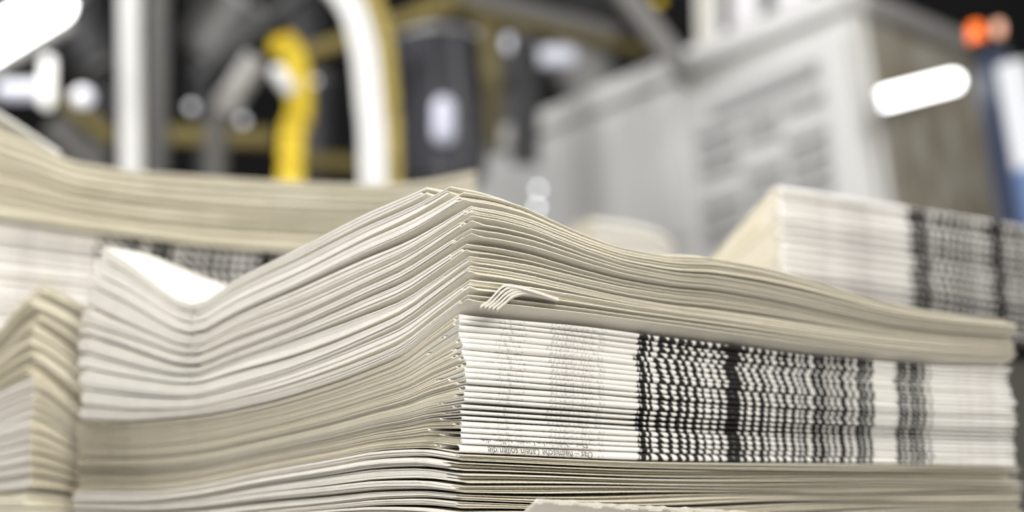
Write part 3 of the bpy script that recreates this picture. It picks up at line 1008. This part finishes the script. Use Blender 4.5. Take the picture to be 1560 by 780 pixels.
lamp(480, 124, 9, 9, 4.8, GLOW_C, 'dim round lamp right of the yellow cable chain')
lamp(370, 184, 14, 12, 4.9, GLOW_C, 'dim lamp between the bent grey arm and the yellow chain')
lamp(820, 288, 6, 6, 4.3, GLOW_S, 'upper of two small white lamps on the cabinet front', 'mounted_lamp')
lamp(818, 316, 7, 7, 4.3, GLOW_S, 'lower of two small white lamps on the cabinet front', 'mounted_lamp')
lamp(1003, 2, 16, 14, 4.1, YEL, 'small yellow beacon at the upper edge beside the slanting beams', 'beacon')


def tube_light(a, b, Ya, Yb, rpx, label):
    p, q = at(*a, Ya), at(*b, Yb)
    root = empty('glowing_tube', (p + q) / 2); tag(root, label, 'tube light')
    r = R(rpx, Ya)
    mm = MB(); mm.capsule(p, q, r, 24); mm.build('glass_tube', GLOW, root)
    d = (q - p).normalized()
    for e, s_ in ((p, -1), (q, 1)):
        mm = MB(); mm.tube([e + d * s_ * r * .9, e + d * s_ * r * 1.5], r * .55); mm.build('end_cap', LGREY, root)
    mm = MB(); mm.tube([p + Vector((0, r * 2.4, 0)), q + Vector((0, r * 2.4, 0))], r * .8, 8)
    mm.build('fixture', LGREY, root)
    for t in (.3, .7):
        c = p.lerp(q, t) + Vector((0, r * 2.4, 0))
        mm = MB(); mm.tube([c, Vector((c.x, c.y, 4.54))] if Ya < 3.2 else [c, c + Vector((0, .25, 0))], .006, 8); mm.build('bracket', DGREY, root)
    return root


tube_light((-60, 92), (82, 6), 2.8, 2.8, 31, 'thick bright fluorescent tube crossing the upper left corner')
tube_light((1350, 150), (1452, 124), 3.75, 3.9, 14, 'glowing tube standing for the lamp reflection in the tan side panel, upper right')  # emissive tube stands in for a lamp's reflection in the glossy panel


# ---- poles and conduits, left
def pole(px0, py0, px1, py1, Y, w, mat, name, label, collar=True):
    p, q = at(px0, py0, Y), at(px1, py1, Y)
    root = empty(name, q); tag(root, label, 'pole')
    mm = MB(); mm.tube([p, q], R(w / 2, Y), 28); mm.build('shaft', mat, root)
    d = (q - p)
    mm = MB(); mm.tube([q - d * .06, q], R(w / 2, Y) * 1.25, 28); mm.build('foot_collar', LGREY, root)
    return root


pole(197, -60, 205, 785, 3.3, 36, WHITEP, 'white_pole', 'thick white pole rising left of the centre behind the long stack')
pole(243, -60, 236, 782, 3.8, 34, MGREY, 'grey_pole', 'grey pole just right of the thick white pole')

co_ = empty('curved_conduit', at(580, 400, 3.2)); tag(co_, 'white arched conduit with brass cable chain along its right side', 'conduit')
pth = smooth_path([at(470, -60, 3.2), at(515, -18, 3.2), (at(540, 22, 3.2)), at(556, 80, 3.2), at(564, 160, 3.2), at(570, 260, 3.2), at(576, 785, 3.2)], 8)
mm = MB(); mm.ribbon(pth, (0, .03, 0), R(20, 3.2)); mm.build('white_band', WHITEP, co_)
pth2 = smooth_path([at(535, -60, 3.25), at(560, -18, 3.25), at(580, 30, 3.25), at(590, 80, 3.25), at(596, 160, 3.25), at(600, 260, 3.25), at(604, 785, 3.25)], 8)
mm = MB()
for i in range(len(pth2) - 1):
    for t in (0.0, .5):
        p = pth2[i].lerp(pth2[i + 1], t); d = (pth2[i + 1] - pth2[i])
        w = d.cross(Vector((0, 1, 0))).normalized()
        mm.cbox(p, w * R(12, 3.25), (0, .025, 0), d * .2, .003)
mm.ribbon([p + Vector((0, .01, 0)) for p in pth2], (0, .015, 0), R(9, 3.25))
mm.build('cable_chain', CHAIN, co_)

ch = empty('yellow_cable_chain', at(440, 420, 3.4)); tag(ch, 'bright yellow curved cable chain standing behind the long stack', 'cable chain')
pth = smooth_path([at(428, 84, 3.4), at(434, 66, 3.4), at(446, 84, 3.4), at(456, 120, 3.4), at(456, 180, 3.4), at(444, 250, 3.4), at(438, 784, 3.4)], 8)
mm = MB(); mm.ribbon([p + Vector((0, .012, 0)) for p in pth], (0, .012, 0), R(15, 3.4)); mm.build('chain_band', YEL, ch)
for i in range(0, len(pth) - 1):
    p = (pth[i] + pth[i + 1]) / 2; d = pth[i + 1] - pth[i]
    w = d.cross(Vector((0, 1, 0))).normalized()
    mm = MB(); mm.cbox(p, w * R(19, 3.4), (0, .02, 0), d * .38, .004); mm.build('chain_link', YEL, ch)
mm = MB(); mm.capsule(at(424, 112, 3.3), at(440, 134, 3.3), R(13, 3.3)); mm.build('white_glare_spot', WHITEP, ch)  # white capsule stands in for the glare spot on the yellow chain

ar = empty('bent_arm', at(335, 420, 3.6)); tag(ar, 'light grey bent metal arm left of the yellow cable chain', 'machine arm')
mm = MB(); mm.cbox((at(392, 92, 3.6) + at(345, 160, 3.6)) / 2, (at(392, 92, 3.6) - at(345, 160, 3.6)).cross(Vector((0, 1, 0))).normalized() * R(17, 3.6), (0, .03, 0), (at(392, 92, 3.6) - at(345, 160, 3.6)) / 2, .008)
mm.build('upper_arm', LGREY, ar)
mm = MB(); mm.tube([at(345, 150, 3.6), at(330, 200, 3.6), at(320, 783, 3.6)], R(18, 3.6)); mm.build('lower_arm', MGREY, ar)
mm = MB(); mm.tube([at(348, 154, 3.55), at(348, 154, 3.66)], R(21, 3.6)); mm.build('elbow_joint', LGREY, ar)

# ---- right: blue post with orange beacon
bp_ = empty('blue_post', at(1560, 764, 3.3)); tag(bp_, 'navy blue post with white painted highlight at the right edge', 'post')
p, q = at(1506, 88, 3.3), at(1617, 784, 3.3)
mm = MB(); mm.cbox((p + q) / 2, (R(13, 3.3), 0, 0), (0, .06, 0), (q - p) / 2, .006); mm.build('post_body', BLUE, bp_)
p, q = at(1541, 98, 3.22), at(1660, 784, 3.22)
mm = MB(); mm.tube([p, q], [R(24, 3.3), R(24, 3.3)], 30); mm.build('highlight_column', BLUE_HL, bp_)  # pale column paints in the white highlight of the blue post
p2 = p + (q - p) * .24
mm = MB(); mm.tube([p2, q], R(25, 3.3), 30); mm.build('column_sleeve', simple('mid_blue_paint', (.16, .24, .45), .3), bp_)

sl = empty('signal_lamp', at(1506, 86, 3.3)); tag(sl, 'orange signal lamp glowing on top of the navy post', 'signal lamp')
c = at(1487, 50, 3.3)
mm = MB(); mm.tube([c - Vector((0, 0, R(15, 3.3))), c + Vector((0, 0, R(10, 3.3))), c + Vector((0, 0, R(15, 3.3)))], [R(12, 3.3), R(12, 3.3), R(7, 3.3)], 24); mm.build('orange_lens', ORANGE, sl)
c = at(1521, 44, 3.25)
mm = MB(); mm.capsule(c - Vector((0, 0, R(5, 3.2))), c + Vector((0, 0, R(5, 3.2))), R(8, 3.2)); mm.build('lens_highlight', LENS_HL, sl)  # pinkish glow stands in for the highlight on the lamp lens
mm = MB(); mm.box(at(1504, 74, 3.3), (R(24, 3.3), 0, 0), (0, .03, 0), (0, 0, R(9, 3.3))); mm.build('lamp_base', BLACK, sl)

# ================================================================== LIGHT
w = bpy.data.worlds.new('hall_air'); sc.world = w; w.use_nodes = True
w.node_tree.nodes['Background'].inputs['Color'].default_value = (1.0, 0.975, 0.93, 1)
w.node_tree.nodes['Background'].inputs['Strength'].default_value = 0.62


def area(name, loc, target, sx_, sy_, energy, col=(1, 1, 1)):
    l = bpy.data.lights.new(name, 'AREA'); l.shape = 'RECTANGLE'; l.size = sx_; l.size_y = sy_; l.energy = energy; l.color = col
    o = bpy.data.objects.new(name, l); COL.objects.link(o)
    o.location = loc
    o.rotation_euler = (Vector(target) - Vector(loc)).to_track_quat('-Z', 'Y').to_euler()
    return o


area('unseen_area_light', (-0.9, 0.0, 1.1), (0.1, .8, .05), .9, .25, 21, (1, .985, .95))  # key: hall tube light from the upper left
area('unseen_area_light', (0.5, -0.5, 0.75), (0.25, .9, .1), 1.0, .3, 22, (1, .975, .91))  # added warm fill from the camera side, brightens the right faces
area('unseen_area_light', (0.9, 1.6, 1.5), (0.1, 1.1, .05), 1.0, .3, 22, (1, 1, 1))
area('unseen_area_light', (-1.6, 3.4, 2.4), (0.4, 5.0, .7), 2.0, .5, 80, (1, 1, 1))  # added fill from the left, brightens the cabinet front
area('unseen_area_light', (-.1, 1.3, 1.6), (-.6, 3.3, .5), 1.2, .3, 13, (1, 1, 1))  # added fill, brightens the white pole
area('unseen_area_light', (2.6, 2.6, 2.0), (1.3, 4.6, .8), 1.2, .4, 20, (1, 1, 1))  # unseen light aimed at the cabinet's side panel

# ================================================================== CAMERA
cam = bpy.data.cameras.new('camera')
cam.sensor_fit = 'HORIZONTAL'; cam.sensor_width = 36.0
cam.lens = 36.0 * F_PX / 1560.0
cam.clip_start = .01
cam.dof.use_dof = True
cam.dof.focus_distance = 0.71
cam.dof.aperture_fstop = 4.5
co = bpy.data.objects.new('camera', cam); COL.objects.link(co)
co.rotation_euler = (PI / 2 + PITCH, 0, 0)
sc.camera = co

vs_ = sc.view_settings
vs_.view_transform = 'Standard'
try: vs_.look = 'None'
except Exception: pass
vs_.exposure = -0.08; vs_.gamma = 1.0; vs_.use_curve_mapping = False
sc.cycles.use_denoising = True
sc.cycles.max_bounces = 6
